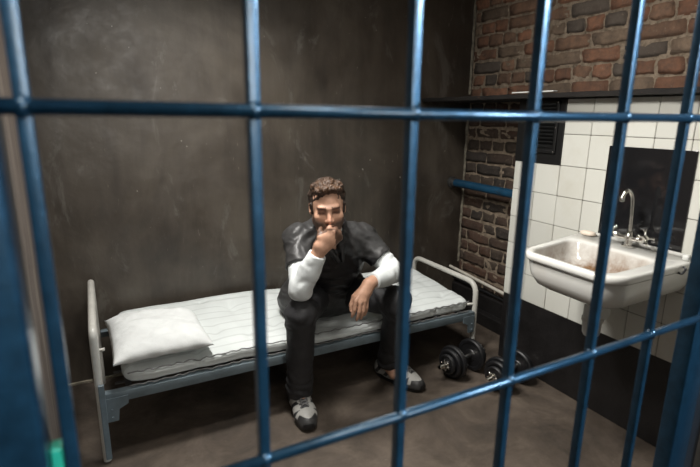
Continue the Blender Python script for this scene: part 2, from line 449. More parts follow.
# mattress: quilted pad with tufts, piped edge, sagging at the foot
def sstep(a, b, t):
    t = max(0, min(1, (t-a)/(b-a))); return t*t*(3-2*t)
def mtop(x, y):
    v = (y-2.0)/.66
    z = .388 + .030*sstep(0, .9, v) + .006*fbm((x, y, 0), 3.2, 3)
    for k in range(1, 7):
        d = abs(y+.008*math.sin(x*6+k)+.006*math.sin(x*23+2*k)-(2.0+k*.094)); z -= .015*math.exp(-(d/.009)**2)
    for k in range(1, 7):
        for t in (0, 1, 2, 3, 4, 5, 6):
            dx = x-(.16+t*.29+(.14 if k % 2 else 0)); dy = y-(2.0+k*.094)
            z -= .018*math.exp(-(dx*dx+dy*dy)/.0006)
    z -= .035*math.exp(-((x-1.07)/.28)**2)*(1-.3*v)       # pressed down under the sitter
    z -= .018*math.exp(-((x-.335)/.020)**2)*math.exp(-((y-2.0)/.09)**2)
    return z
b = NB(); nx, na = 240, 64; rings = []
for i in range(nx+1):
    t = i/nx; x = .03+t*(1.875-.03); ex = min(t, 1-t)*1.845
    er = max(0, 1-ex/.045); shrink = math.sqrt(max(0, 1-er*er))*.0+ (1-er**2)**.5 if er < 1 else 0
    ring = []
    yn = 1.992 + .006*fbm((x, 1, 1), 9, 3)+ .012*math.exp(-((x-.335)/.02)**2) + .010*abs(math.sin(x*21))*.3
    yf = 2.655 - (.14*sstep(1.55, 1.88, x)) * 0
    droop = 0; cr = .075*(1-math.sqrt(max(0, 1-max(0, 1-ex/.075)**2))); yn += cr; yf -= cr
    zb = .306
    for k in range(na):
        a = 2*math.pi*k/na; ca, sa = math.cos(a), math.sin(a)
        u = math.copysign(abs(ca)**.35, ca); w = math.copysign(abs(sa)**.55, sa)
        y = (yn+yf)/2 + u*(yf-yn)/2
        zt = mtop(x, min(max(y, 2.02), 2.64)); zm = (zt+zb)/2; hh = (zt-zb)/2
        z = zm + w*hh*max(.12, shrink)
        if sa > 0 or True:
            side = max(0, (abs(u)-.985)/.015)
            y += -math.copysign(1, u)*side*.004*math.sin(z*420)
        ring.append((x, y, z - droop))
    rings.append(ring)
loft(b, rings)
mt = tag(obj('mattress', b, M['mattress'], smooth=True), 'thin off white quilted mattress on the metal bed', 'mattress')
b = NB()
for z, off in ((.316, .003), (.372, .001)):
    P = []
    for i in range(150):
        x = .05+i/149*1.80; P.append((x, 1.990+.006*fbm((x, 1, 1), 9, 3)+ .012*math.exp(-((x-.335)/.02)**2)-off+.004+.003*math.sin(x*160), z+.0025*math.sin(x*110)-.014*math.exp(-((x-.335)/.02)**2)*(z>.35)))
    tube(b, P, .0030, 6)
obj('piping', b, M['piping'], mt, smooth=True)

# pillow
b = NB(); n = 56; top = [[None]*(n+1) for _ in range(n+1)]; bot = [[None]*(n+1) for _ in range(n+1)]
c00, c10, c11, c01 = Vector((.000,1.975)), Vector((.40,1.985)), Vector((.385,2.36)), Vector((-.015,2.44))
def pl(u, v):
    p = c00*(1-u)*(1-v)+c10*u*(1-v)+c11*u*v+c01*(1-u)*v
    q = .045; cu, cv = 2*u-1, 2*v-1
    s = 1-q*(1-cv*cv)*abs(cu)**3*1.0; t = 1-q*(1-cu*cu)*abs(cv)**3
    m = (c00+c10+c11+c01)/4
    d = p-m; return m+Vector((d.x*s, d.y*t))
for i in range(n+1):
    for j in range(n+1):
        u, v = i/n, j/n; p = pl(u, v); cu, cv = 2*u-1, 2*v-1
        th = (max(0, (1-cu**4)*(1-cv**4)))**.5
        base = .412
        bz = base+.012*v
        wr = .010*fbm((u*1.2+v*2, v*1.5-u, 3), 3.2, 4)*th + .010*math.sin((u*3.1+v*5.2)*2.2)*th*(.3+v*.3)*(1-th*.4)
        zt = bz+.012+.068*th+wr
        zb = bz+.012-.012*th
        edge = i in (0, n) or j in (0, n)
        top[i][j] = b.verts.new((p.x, p.y, zt if not edge else bz+.012+.004*math.sin(i*.5+j*.7)))
        bot[i][j] = top[i][j] if edge else b.verts.new((p.x, p.y, zb))
for i in range(n):
    for j in range(n):
        b.faces.new((top[i][j], top[i+1][j], top[i+1][j+1], top[i][j+1]))
        f = (bot[i][j], bot[i][j+1], bot[i+1][j+1], bot[i+1][j])
        if len(set(f)) == 4 and set(f) != {top[i][j], top[i+1][j], top[i+1][j+1], top[i][j+1]}: b.faces.new(f)
bmesh.ops.recalc_face_normals(b, faces=b.faces)
tag(obj('pillow', b, M['pillow'], smooth=True), 'flat crumpled white pillow at the head end of the mattress', 'pillow')

# ------------------------------------------------------------------ washbasin
e = empty('washbasin', (XT, 1.2, 0), label='stained white porcelain washbasin hung on the tiled wall', cat='sink')
off = Vector((XT, 1.2, 0))
qL, qF, qR, qB = Vector((1.53,1.385,.874)), Vector((1.53,.945,.872)), Vector((2.066,.955,.872)), Vector((2.066,1.475,.876))
def qm(u, v):   # u 0 left..1 right, v 0 back..1 front
    return qB*(1-u)*(1-v)+qR*u*(1-v)+qL*(1-u)*v+qF*u*v
def rrect(cu, cv, hu, hv, r_back, r_front, n=16):
    pts = []
    for (su, sv, a0) in ((1,-1,-90), (1,1,0), (-1,1,90), (-1,-1,180)):
        r = r_front if sv > 0 else r_back
        ox, oy = cu+su*(hu-r), cv+sv*(hv-r)
        for k in range(n+1):
            a = R(a0+90*k/n); pts.append((ox+r*math.cos(a), oy+r*math.sin(a)))
    return pts
def ring(cu, cv, hu, hv, rb, rf, dz):
    return [qm(u, v)+Vector((0,0,dz))-off for u, v in rrect(cu, cv, hu, hv, rb, rf)]
prof = []
O = lambda d, dz: ring(.5, .5-d*.25, .5-d, .5-d*.75, .02, .17, dz)
I = lambda d, dz: ring(.46, .615, .395-d, .315-d, min(.11,.315-d-.01), min(.13,.315-d-.01), dz)
prof = [ring(.5,.42,.16,.16,.10,.15,-.160), ring(.5,.46,.26,.28,.10,.2,-.157), O(.14,-.150), O(.085,-.132), O(.048,-.098), O(.034,-.060), O(.028,-.032), O(.010,-.030), O(0,-.023), O(0,-.008), O(.006,-.002), O(.018,.002),
        I(-.045,-.001), I(-.02,.0), I(-.004,-.004), I(.008,-.014), I(.022,-.05), I(.045,-.080), I(.09,-.102), I(.16,-.112), I(.24,-.116), I(.285,-.119)]
b = NB(); loft(b, prof)
lay = b.verts.layers.float_color.new('Col')
dr = qm(.46,.615)-off; tp = qm(.505,.16)-off
for vi, v in enumerate(b.verts):
    d = (v.co.xy-dr.xy).length; dep = -(v.co.z-dr.z)
    s = min(1, max(0, 1-d/.33)*(.6+min(1,max(0,dep/.10)))*1.5) if dep > .012 and dep < .135 else 0
    t = max(0, 1-(v.co.xy-tp.xy).length/.07)*.9 if abs(dep) < .03 else 0
    run = max(0, 1-abs(v.co.y-tp.y-.01)/.045)*.55 if 0 <= dep < .12 and v.co.x > dr.x else 0
    q = min(1, max(s, t, run)) if dep < .135 else .3
    if vi < 12*68: q = 0
    v[lay] = (q, q, q, 1)
bowl = obj('basin', b, M['porc'], e, auto=55)
b = NB()
P0, P1 = qm(.04,.03)-off, qm(.985,.03)-off
T = (P1-P0).normalized(); 
tube(b, [P0+Vector((-.006,0,.008)), P1+Vector((-.006,0,.008))], .0085, 12); obj('back_lip', b, M['porc'], e, smooth=True)
b = NB(); lathe(b, [(0,.003),(.018,.003),(.024,.001),(.024,-.004)], qm(.46,.615)-off+Vector((0,0,-.115)), (0,0,1), 20); obj('drain', b, M['chrome'], e, smooth=True)
b = NB(); p = qm(1,.22)-off
tube(b, arc_path([p+Vector((-.01,.0,-.006)), p+Vector((-.01,-.012,-.012)), p+Vector((-.03,-.012,-.03)), p+Vector((-.03,.01,-.03))], .006), .004, 8); obj('bracket', b, M['darkmetal'], e, smooth=True)
tc = Vector((1.905,1.262,0))-off
b = NB(); lathe(b, [(.0,.70),(.030,.70),(.030,.645),(.040,.64),(.040,.615),(.036,.61),(.041,.60),(.041,.55),(.046,.545),(.046,.532),(.040,.525),(.037,.475),(.030,.462),(0,.460)], tc, (0,0,1), 28)
lathe(b, [(0,0),(.028,0),(.031,.006),(.031,.028),(.024,.034),(0,.034)], tc+Vector((-.012,-.036,.592)), (-.15,-1,.0), 22)
tr = obj('bottle_trap', b, M['white'], e, auto=40)
b = NB(); tube(b, arc_path([tc+Vector((.02,0,.60)), tc+Vector((.15,.0,.60))], .01), .019, 14); obj('waste_pipe', b, M['white'], e, auto=50)

# mixer tap
tb = qm(.505,.14)+Vector((0,0,.002))
tb.z = .8768
e = empty('mixer_tap', tb, label='old chrome mixer tap with two cross handles and swan neck spout', cat='tap')
b = NB(); lathe(b, [(0,0),(.026,0),(.026,.006),(.016,.010),(.015,.030),(.020,.034),(.020,.048),(.013,.056),(.012,.066)], (0,0,0), (0,0,1), 20); tube(b, [(0,-.05,.038),(0,.05,.038)], .012, 14); obj('tap_body', b, M['chrome'], e, auto=40)
b = NB()
P = [(0,0,.06), (-.003,.002,.13), (-.008,.004,.195), (-.014,.007,.222), (-.027,.012,.238), (-.042,.018,.234), (-.050,.021,.218), (-.052,.022,.200)]
PP = []
for i in range(len(P)-1):
    for k in range(4):
        a = [Vector(P[max(0,min(len(P)-1,i+d))]) for d in (-1,0,1,2)]; t = k/4
        PP.append(.5*((2*a[1])+(-a[0]+a[2])*t+(2*a[0]-5*a[1]+4*a[2]-a[3])*t*t+(-a[0]+3*a[1]-3*a[2]+a[3])*t**3))
PP.append(Vector(P[-1]))
tube(b, PP, .0078, 14); lathe(b, [(.0078,.018),(.011,.014),(.011,-.004),(.008,-.006)], P[-1], (0,0,1), 14); obj('spout', b, M['chrome'], e, auto=50)
for s in (1, -1):
    b = NB(); c = Vector((0, s*.052, .038)); ax = Vector((-.35, s*.75, .6)).normalized()
    lathe(b, [(.012,-.006),(.014,.004),(.011,.014),(.007,.020),(.007,.026),(.012,.028),(.012,.036),(0,.040)], c, ax, 14)
    u = ax.orthogonal().normalized(); w = ax.cross(u); q = c+ax*.031
    for k in range(4):
        d = u*math.cos(k*math.pi/2+.4)+w*math.sin(k*math.pi/2+.4)
        tube(b, [q+d*.008, q+d*.028, q+d*.033, q+d*.037], [.0045,.005,.0078,.004], 8)
    obj('cross_handle', b, M['chrome'], e, auto=50)

def lump(name, c, r, mat, amp=.08, sc=25, **k):
    bm = NB(); bmesh.ops.create_icosphere(bm, subdivisions=3, radius=1)
    for v in bm.verts:
        w = Vector([math.copysign(abs(q)**.7, q) for q in v.co]); f = 1+amp*fbm(v.co, 1.5, 3)
        v.co = Vector((w.x*r[0]*f, w.y*r[1]*f, w.z*r[2]*f+r[2]))
    o = obj(name, bm, mat, smooth=True); o.location = c; return tag(o, **k)
p = qm(.10,.10); lump('soap_bar', (p.x,p.y,p.z+.001), (.020,.036,.011), M['soap'], label='worn pale soap bar on the back left corner of the basin', cat='soap')
p = qm(.955,.12); lump('plastic_cap', (p.x,p.y,p.z+.001), (.013,.014,.013), M['white'], label='small round white cap on the back right corner of the basin', cat='cap')

# ------------------------------------------------------------------ dumbbells
def dumbbell(loc, rz, rx):
    e = empty('dumbbell', loc, rz)
    e.rotation_euler = (rx, 0, rz)
    b = NB(); lathe(b, [(0,-.185),(.011,-.185),(.0125,-.180),(.0125,-.06),(.0145,-.055),(.0145,.055),(.0125,.06),(.0125,.180),(.011,.185),(0,.185)], (0,0,0), (1,0,0), 16); obj('bar', b, M['chrome'], e, auto=40)
    for s in (-1, 1):
        ax = (s,0,0)
        for r, a, t in ((.092,.062,.026), (.078,.089,.022), (.056,.112,.018)):
            b = NB(); lathe(b, [(.014,a),(r*.34,a),(r*.38,a+.004),(r*.72,a+.004),(r*.78,a),(r-.006,a),(r,a+.005),(r,a+t-.005),(r-.006,a+t),(r*.78,a+t),(r*.72,a+t-.004),(r*.38,a+t-.004),(r*.34,a+t),(.014,a+t)], (0,0,0), ax, 40)
            obj('weight_plate', b, M['rubber'], e, auto=35)
        b = NB(); lathe(b, [(.013,.131),(.024,.131),(.024,.137),(.019,.139),(.019,.152),(.013,.153)], (0,0,0), ax, 18)
        for k in range(6):
            a = k*math.pi/3; box(b, (-.006,.017,-.0055), (.006,.031,.0055), .0015, 1, M=Matrix.Translation((s*.141,0,0))@Matrix.Rotation(a,4,'X'))
        obj('star_collar', b, M['chrome'], e, auto=40)
    return e
tag(dumbbell((1.735,1.885,.0925), R(8), .3), 'black and chrome dumbbell beside the foot of the bed, left of the pair', 'dumbbell', 'dumbbells on the floor')
tag(dumbbell((1.870,1.672,.0925), R(9), .9), 'black and chrome dumbbell nearer the tiled wall, right of the pair', 'dumbbell', 'dumbbells on the floor')
#@@MAN
# ------------------------------------------------------------------ seated man: signed distance solids turned into meshes
class Field:
    def __init__(s, lo, hi, h):
        s.lo = np.array(lo, float); s.h = h
        s.n = np.ceil((np.array(hi)-s.lo)/h).astype(int)+1
        s.f = np.full(s.n, .06, np.float32)
    def _sl(s, lo, hi, m):
        a = np.maximum(np.floor((np.array(lo)-m-s.lo)/s.h).astype(int), 0); b = np.minimum(np.ceil((np.array(hi)+m-s.lo)/s.h).astype(int)+1, s.n)
        if (b <= a).any(): return None, None
        ax = [s.lo[i]+s.h*np.arange(a[i], b[i], dtype=np.float32) for i in range(3)]
        return (slice(a[0],b[0]), slice(a[1],b[1]), slice(a[2],b[2])), np.meshgrid(*ax, indexing='ij', sparse=True)
    def comb(s, sl, d, k, sub):
        o = s.f[sl]
        if sub: o = -o
        hh = np.maximum(k-np.abs(o-d), 0)/max(k, 1e-6) if not sub else np.maximum(k-np.abs(o-d), 0)/max(k, 1e-6)
        r = np.minimum(o, d)-hh*hh*k*.25
        s.f[sl] = -r if sub else r
    def cap(s, a, b, ra, rb=None, k=.02, sub=False, cut=None, sq=None):
        rb = ra if rb is None else rb; a = np.array(a, float); b = np.array(b, float); R_ = max(ra, rb)*(1.6 if sq else 1)
        sl, g = s._sl(np.minimum(a,b)-R_, np.maximum(a,b)+R_, k+.02)
        if sl is None: return
        ba = b-a; L = float(ba@ba)+1e-12
        P = [g[i]-a[i] for i in range(3)]
        t = np.clip((P[0]*ba[0]+P[1]*ba[1]+P[2]*ba[2])/L, 0, 1)
        q = [P[i]-t*ba[i] for i in range(3)]
        if sq:      # sq = (axis vector, factor): flatten along an axis
            ax, fc = np.array(sq[0], float), sq[1]; ax = ax/np.linalg.norm(ax)
            w = q[0]*ax[0]+q[1]*ax[1]+q[2]*ax[2]; q = [q[i]+(fc-1)*w*ax[i] for i in range(3)]
        d = np.sqrt(q[0]**2+q[1]**2+q[2]**2)-(ra+(rb-ra)*t)
        if cut: # keep only where (p-c).n < 0
            for c, nn in cut: 
                nn = np.array(nn, float); nn = nn/np.linalg.norm(nn)
                d = np.maximum(d, (g[0]-c[0])*nn[0]+(g[1]-c[1])*nn[1]+(g[2]-c[2])*nn[2])
        s.comb(sl, d.astype(np.float32), k, sub)
    def ell(s, c, r, k=.02, A=None, sub=False):
        c = np.array(c, float); r = np.array(r, float); m = r.max()
        sl, g = s._sl(c-m, c+m, k+.02)
        if sl is None: return
        P = [g[i]-c[i] for i in range(3)]
        if A is not None: P = [P[0]*A[0][i]+P[1]*A[1][i]+P[2]*A[2][i] for i in range(3)]
        k0 = np.sqrt((P[0]/r[0])**2+(P[1]/r[1])**2+(P[2]/r[2])**2); k1 = np.sqrt((P[0]/r[0]**2)**2+(P[1]/r[1]**2)**2+(P[2]/r[2]**2)**2)
        s.comb(sl, (k0*(k0-1)/np.maximum(k1, 1e-6)).astype(np.float32), k, sub)
    def mesh(s):
        f = s.f; n = f.shape; sg = f < 0
        cnt = np.zeros([q-1 for q in n], np.int8)
        offs = [(i,j,k) for i in (0,1) for j in (0,1) for k in (0,1)]
        S_ = lambda a, o: a[o[0]:n[0]-1+o[0], o[1]:n[1]-1+o[1], o[2]:n[2]-1+o[2]]
        for o in offs: cnt += S_(sg, o)
        idx = np.argwhere((cnt > 0) & (cnt < 8)); N_ = len(idx)
        V8 = np.stack([f[idx[:,0]+o[0], idx[:,1]+o[1], idx[:,2]+o[2]] for o in offs], 1)
        acc = np.zeros((N_, 3)); c = np.zeros(N_)
        for i, a in enumerate(offs):
            for j, b_ in enumerate(offs):
                if j > i and sum(abs(a[q]-b_[q]) for q in range(3)) == 1:
                    fa, fb = V8[:,i], V8[:,j]; m_ = (fa < 0) != (fb < 0)
                    t = np.where(m_, fa/np.where(m_, fa-fb, 1), 0)
                    p = np.array(a)+t[:,None]*(np.array(b_)-np.array(a)); acc += p*m_[:,None]; c += m_
        verts = s.lo+s.h*(idx+acc/c[:,None])
        im = np.full(cnt.shape, -1, np.int32); im[idx[:,0], idx[:,1], idx[:,2]] = np.arange(N_)
        F = []
        for ax in range(3):
            b1, b2 = [(1,2),(2,0),(0,1)][ax]
            a0 = [slice(1,-1)]*3; a1 = [slice(1,-1)]*3; a0[ax] = slice(0,-1); a1[ax] = slice(1,None)
            A_, B_ = sg[tuple(a0)], sg[tuple(a1)]; e_ = np.argwhere(A_ != B_); flip = A_[e_[:,0], e_[:,1], e_[:,2]]
            e_ = e_+1; e_[:,ax] -= 1
            def gi(d1, d2):
                q = e_.copy(); q[:,b1] += d1; q[:,b2] += d2; return im[q[:,0], q[:,1], q[:,2]]
            Q = np.stack([gi(-1,-1), gi(0,-1), gi(0,0), gi(-1,0)], 1)
            Q[~flip] = Q[~flip][:, ::-1]; F.append(Q)
        F = np.concatenate(F); F = F[(F >= 0).all(1)]
        return verts, F
def relax(v, F, it=2):
    E_ = np.concatenate([F[:, [0,1]], F[:, [1,2]], F[:, [2,3]], F[:, [3,0]]])
    for _ in range(it):
        a = np.zeros_like(v); c = np.zeros(len(v))
        np.add.at(a, E_[:,0], v[E_[:,1]]); np.add.at(c, E_[:,0], 1); v = v*.5+.5*a/np.maximum(c, 1)[:,None]
    return v
def vnormals(v, F):
    n = np.cross(v[F[:,2]]-v[F[:,0]], v[F[:,3]]-v[F[:,1]]); a = np.zeros_like(v)
    for i in range(4): np.add.at(a, F[:,i], n)
    return a/np.maximum(np.linalg.norm(a, axis=1), 1e-9)[:,None]
def fmesh(name, field, mat, parent, it=2, disp=None, colfn=None, inv=None):
    v, F = field.mesh(); v = relax(v, F, it)
    if disp:
        n = vnormals(v, F); v = v+n*np.array([disp(Vector(p), Vector(q)) for p, q in zip(v, n)])[:,None]
    me = bpy.data.meshes.new(name); me.from_pydata(v.tolist(), [], F.tolist())
    if colfn:
        at = me.color_attributes.new('Col', 'FLOAT_COLOR', 'POINT'); c = colfn(v); at.data.foreach_set('color', np.concatenate([c, np.ones((len(v),1))], 1).ravel())
    return link(name, me, mat, parent, True)

man = empty('person', (1.05, 2.2, 0), label='bearded man in dark top and white sleeves sitting on the bed, fist at chin', cat='person')
man.location = (0,0,0)
HC = np.array([.905, 1.905, 1.013])
HR = (Matrix.Rotation(R(-21),3,'Z')@Matrix.Rotation(R(6),3,'X')@Matrix.Rotation(R(-3),3,'Y'))
HA = np.array(HR)                       # columns = local axes in world
def hl(x, y, z): return HC+HA@np.array([x, y, z])
# joints
shL, elL, wrL = (.828,2.055,.842), (.752,1.85,.672), (.821,1.792,.866)
shR, elR, wrR = (1.168,2.045,.812), (1.262,1.895,.662), (1.062,1.793,.668)
hipL, knL, anL = (.985,2.235,.475), (.757,1.865,.545), (.782,1.96,.10)
hipR, knR, anR = (1.155,2.235,.470), (1.275,1.875,.515), (1.322,2.005,.10)
def A_(p): return np.array(p, float)
def lerp(a, b, t): return A_(a)*(1-t)+A_(b)*t

B = Field((.66,1.70,.05), (1.42,2.44,1.17), .0042)
def torso(F, g, k=.05):
    F.cap((.97,2.25,.49), (1.15,2.25,.485), .105+g, .105+g, k)
    F.cap((1.05,2.24,.52), (1.035,2.15,.66), .118+g, .122+g, k)
    F.cap((.955,2.12,.72), (1.085,2.12,.70), .105+g, .105+g, k)
    F.cap((.925,2.075,.80), (1.085,2.07,.785), .082+g, .082+g, k)
    F.cap(shL, shR, .058+g, .058+g, k)
    F.cap((.99,2.08,.84), (.975,2.045,.875), .085+g, .062+g, k)
torso(B, 0)
B.cap((.985,2.05,.86), tuple(hl(0,.015,-.06)), .056, .054, .03)
for s_, e_, w_ in ((shL, elL, wrL), (shR, elR, wrR)):
    B.cap(s_, e_, .050, .040, .03); B.cap(e_, lerp(e_, w_, .35), .039, .040, .02); B.cap(lerp(e_, w_, .35), w_, .039, .027, .02)
for a, k_, n_ in ((hipL, knL, anL), (hipR, knR, anR)):
    B.cap(a, k_, .078, .054, .03); B.cap(k_, lerp(k_, n_, .4), .052, .052, .02); B.cap(lerp(k_, n_, .4), n_, .050, .034, .02)
    B.cap(n_, A_(n_)+[0,-.06,-.03], .036, .032, .02)
# head
B.ell(hl(0,.012,.032), (.074,.094,.086), .02, HA)
B.ell(hl(0,-.030,-.030), (.060,.062,.076), .03, HA)
B.cap(hl(-.045,-.005,-.06), hl(-.016,-.072,-.098), .022, .018, .03); B.cap(hl(.045,-.005,-.06), hl(.016,-.072,-.098), .022, .018, .03)
B.cap(hl(-.014,-.078,-.098), hl(.014,-.078,-.098), .018, .018, .02)
B.cap(hl(-.036,-.079,.018), hl(-.008,-.088,.015), .012, .011, .010); B.cap(hl(.036,-.079,.018), hl(.008,-.088,.015), .012, .011, .010)
B.ell(hl(-.044,-.062,-.026), (.019,.018,.016), .02, HA); B.ell(hl(.044,-.062,-.026), (.019,.018,.016), .02, HA)
for s in (-1, 1):
    B.cap(hl(s*.022,-.098,-.001), hl(s*.042,-.092,-.002), .0125, .012, .010, sub=True)
    B.ell(hl(s*.032,-.0745,-.001), (.0135,.0105,.0115), .003, HA)
    B.ell(hl(s*.074,.008,-.006), (.010,.019,.031), .006, HA); B.ell(hl(s*.080,.0,-.002), (.006,.010,.018), .006, HA, sub=True)
    B.ell(hl(s*.011,-.096,-.038), (.009,.010,.008), .006, HA)
B.cap(hl(0,-.086,.008), hl(0,-.110,-.033), .0075, .0105, .010)
B.cap(hl(-.019,-.083,-.062), hl(.019,-.083,-.062), .0065, .0065, .008); B.cap(hl(0,-.088,-.062), hl(0,-.090,-.063), .006, .006, .008)
B.cap(hl(-.015,-.083,-.071), hl(.015,-.083,-.071), .0065, .0065, .006)
# right hand: fist under the mouth, thumb along the jaw
mc = [(.852,1.776,.943), (.874,1.768,.934), (.892,1.769,.919), (.902,1.776,.900)]
for i, p in enumerate(mc):
    w0 = A_(wrL)+A_([.006,0,-.006])*(i-1.5)
    B.cap(w0, lerp(w0, p, .55), .023, .0175, .016); B.cap(lerp(w0, p, .5), p, .0175, .0125, .014)
    d1 = A_([.020,.032,.002]); d2 = A_([-.016,.010,-.026]); d3 = A_([-.018,-.010,-.008])
    sc = [1.0, 1.08, 1.0, .82][i]; q1 = A_(p)+d1*sc; q2 = q1+d2*sc; q3 = q2+d3*sc
    B.cap(p, q1, .0120, .0105, .006); B.cap(q1, q2, .0093, .0085, .003); B.cap(q2, q3, .0083, .0075, .003)
t0, t1, t2, t3 = (.826,1.795,.880), (.812,1.788,.910), (.820,1.800,.932), (.834,1.822,.940)
B.cap(t0, t1, .017, .0125, .010); B.cap(t1, t2, .0118, .0102, .005); B.cap(t2, t3, .0100, .0082, .005)
# left hand: hanging from the knee, fingers down
mL = [(.977,1.765,.606), (.997,1.757,.600), (1.017,1.758,.601), (1.036,1.768,.605)]
ti = [(.962,1.763,.534), (.983,1.757,.517), (1.004,1.757,.518), (1.028,1.766,.529)]
for i, (p, q) in enumerate(zip(mL, ti)):
    w0 = A_(wrR)+A_([.007,0,.001])*(i-1.5)+A_([-.004,-.002,-.004])
    B.cap(w0, lerp(w0, p, .55), .021, .0145, .014); B.cap(lerp(w0, p, .5), p, .0145, .0108, .008)
    a1 = lerp(p, q, .50)+A_([-.001,-.006,0]); a2 = lerp(p, q, .78)+A_([0,-.001,0]); a3 = A_(q)+A_([0,.006,0])
    B.cap(p, a1, .0105, .0092, .003); B.cap(a1, a2, .0090, .0083, .003); B.cap(a2, a3, .0082, .0068, .003)
B.cap((1.035,1.800,.645), (.985,1.792,.618), .017, .0125, .012); B.cap((.985,1.792,.618), (.966,1.785,.583), .0115, .0100, .004); B.cap((.966,1.785,.583), (.962,1.778,.557), .0098, .0080, .004)

def local(v): return (v-HC)@HA
def skincol(v):
    L = local(v); x, y, z = L.T; c = np.tile(np.array([.54,.31,.21]), (len(v),1))
    near = (np.abs(L) < .16).all(1)
    def blend(m, col):
        m = np.clip(m, 0, 1)[:,None]; return c*(1-m)+np.array(col)*m
    ss = lambda a, b, t: np.clip((t-a)/(b-a), 0, 1)
    beard = near*np.maximum(ss(-.040,-.054,z)*ss(.03,.0,y)*ss(-.135,-.12,z), ss(.052,.062,np.abs(x))*ss(.012,-.03,z)*ss(-.005,-.02,y)*ss(-.07,-.05,y))
    beard = beard*(1-((np.abs(x) < .017)*(z > -.078)*(z < -.057)*(y < -.075)))
    c = blend(beard*.88, (.060,.032,.020))
    c = blend(near*(np.abs(z+.067) < .0035)*(np.abs(x) < .02)*(y < -.075), (.16,.06,.045))
    bz = .0175-.10*(np.abs(x)-.028)**1*.5
    c = blend(near*(np.abs(z-bz) < .0056-.07*np.maximum(np.abs(x)-.03,0))*(np.abs(x) > .012)*(np.abs(x) < .05)*(y < -.05)*.8, (.04,.022,.014))
    c = blend(.85*near*(np.abs(z+.0025) < .0042)*(np.abs(np.abs(x)-.032) < .014)*(y < -.07), (.02,.012,.01))
    c = blend(.65*near*(np.abs(z-.003) < .014)*(np.abs(np.abs(x)-.031) < .019)*(y < -.06), (.15,.07,.045))  # eye socket shade painted into the skin colour
    c = blend(.35*near*np.exp(-((y+.108)**2+(z+.033)**2+x**2)/.0004), (.5,.18,.12))
    return c
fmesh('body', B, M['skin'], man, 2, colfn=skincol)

# hair: thick wavy top, short sides
Hh = Field(HC-.17, HC+.17, .0032)
Hh.ell(hl(0,.022,.040), (.082,.094,.086), .01, HA)
Hh.ell(hl(0,.040,.0), (.079,.080,.085), .015, HA)
for x_, y_, z_, r_q in ((-.036,-.056,.088,.022),(-.012,-.068,.094,.022),(.014,-.066,.095,.022),(.038,-.050,.090,.022),(-.046,-.01,.092,.028),(.046,-.005,.092,.028),(0,-.01,.104,.032)):
    Hh.ell(hl(x_,y_,z_), (r_q,r_q,r_q*.75), .014, HA)
Hh.ell(hl(0,-.105,-.008), (.066,.075,.083), .010, HA, sub=True)
Hh.cap(hl(-.09,-.05,-.11), hl(.09,-.05,-.11), .082, .082, .006, sub=True)
for s in (-1, 1): Hh.cap(hl(s*.09,.006,-.012), hl(s*.09,.006,-.03), .024, .026, .006, sub=True); Hh.cap(hl(s*.0715,-.026,.02), hl(s*.068,-.028,-.018), .009, .006, .006)
def hairdisp(p, n):
    l = local(np.array(p)); t = 1.0 if l[2] > .05 else .35
    q = Vector((l[0]*1.5, l[1]*.7+.25*fbm(p, 18, 2)*.1, l[2]))
    return t*(.007*noise.noise(q*38)+.004*noise.noise(q*85))
def haircol(v):
    L = local(v); t = np.clip((L[:,2]-.05)/.05, 0, 1)*np.clip((.04-L[:,1])/.08, 0, 1)
    nn = np.array([noise.noise(Vector(p)*Vector((90,40,60)).x*.9) for p in L]); t = np.clip(t*(.65+.6*nn), 0, 1)[:,None]
    return np.array([.030,.019,.013])*(1-t)+np.array([.095,.048,.024])*t
fmesh('hair', Hh, M['hair'], man, 1, disp=hairdisp, colfn=haircol)

# white shirt: sleeves to the wrist, collar showing in the neck
Sh = Field((.66,1.72,.55), (1.42,2.20,.97), .0042)
def folds(p, n, amp, sc=30):
    return amp*(noise.noise(Vector((p.x*1.0, p.y*1.0, p.z*.7))*sc)+.5*noise.noise(Vector((p.x, p.y, p.z))*sc*2.2))
for s_, e_, w_, cu in ((shL, elL, wrL, .80), (shR, elR, wrR, .84)):
    Sh.cap(s_, e_, .056, .050, .02); ax = A_(w_)-A_(e_); c_ = lerp(e_, w_, cu+.02)
    Sh.cap(e_, lerp(e_, w_, .45), .052, .047, .02)
    Sh.cap(lerp(e_, w_, .40), lerp(e_, w_, cu+.25), .046, .037, .01, cut=[(c_, ax)])
Sh.cap((.93,2.06,.80), (1.06,2.06,.785), .062, .062, .03); Sh.cap((.99,2.055,.83), (.975,2.02,.885), .070, .060, .03, cut=[((.965,2.0,.895), (-.1,-.35,1))])
for w_, e_, cu in ((wrL, elL, .80), (wrR, elR, .84)):
    ax = A_(w_)-A_(e_); c0 = lerp(e_, w_, cu-.06); c_ = lerp(e_, w_, cu+.025)
    Sh.cap(lerp(e_, w_, cu-.05), lerp(e_, w_, cu+.2), .0395, .040, .004, cut=[(c_, ax)])
def shd(p, n):
    a = .004*noise.noise(Vector((p.x*22, p.y*22, p.z*22)))
    for e_ in (elL, elR):
        d = (p-Vector(e_)).length; a += .0035*math.exp(-(d/.09)**2)*math.sin(d*150+6*noise.noise(p*14))
    return a
o = fmesh('shirt', Sh, M['shirt'], man, 2, disp=shd); o['label'] = 'white long sleeved shirt'

# charcoal top with short sleeves and open neck
J = Field((.62,1.78,.36), (1.46,2.46,1.0), .0045)
torso(J, .013)
J.cap((.93,2.25,.47), (1.17,2.25,.46), .125, .125, .05)
J.cap((.90,2.16,.50), (.885,2.24,.46), .075, .085, .04)
J.cap((.965,2.06,.875), (.995,2.06,.88), .070, .070, .03)
for s_, e_, tt in ((shL, elL, .60), (shR, elR, .60)):
    c_ = lerp(s_, e_, tt); ax = A_(e_)-A_(s_)
    J.cap(s_, lerp(s_, e_, tt+.3), .062, .066, .03, cut=[(c_, ax)])
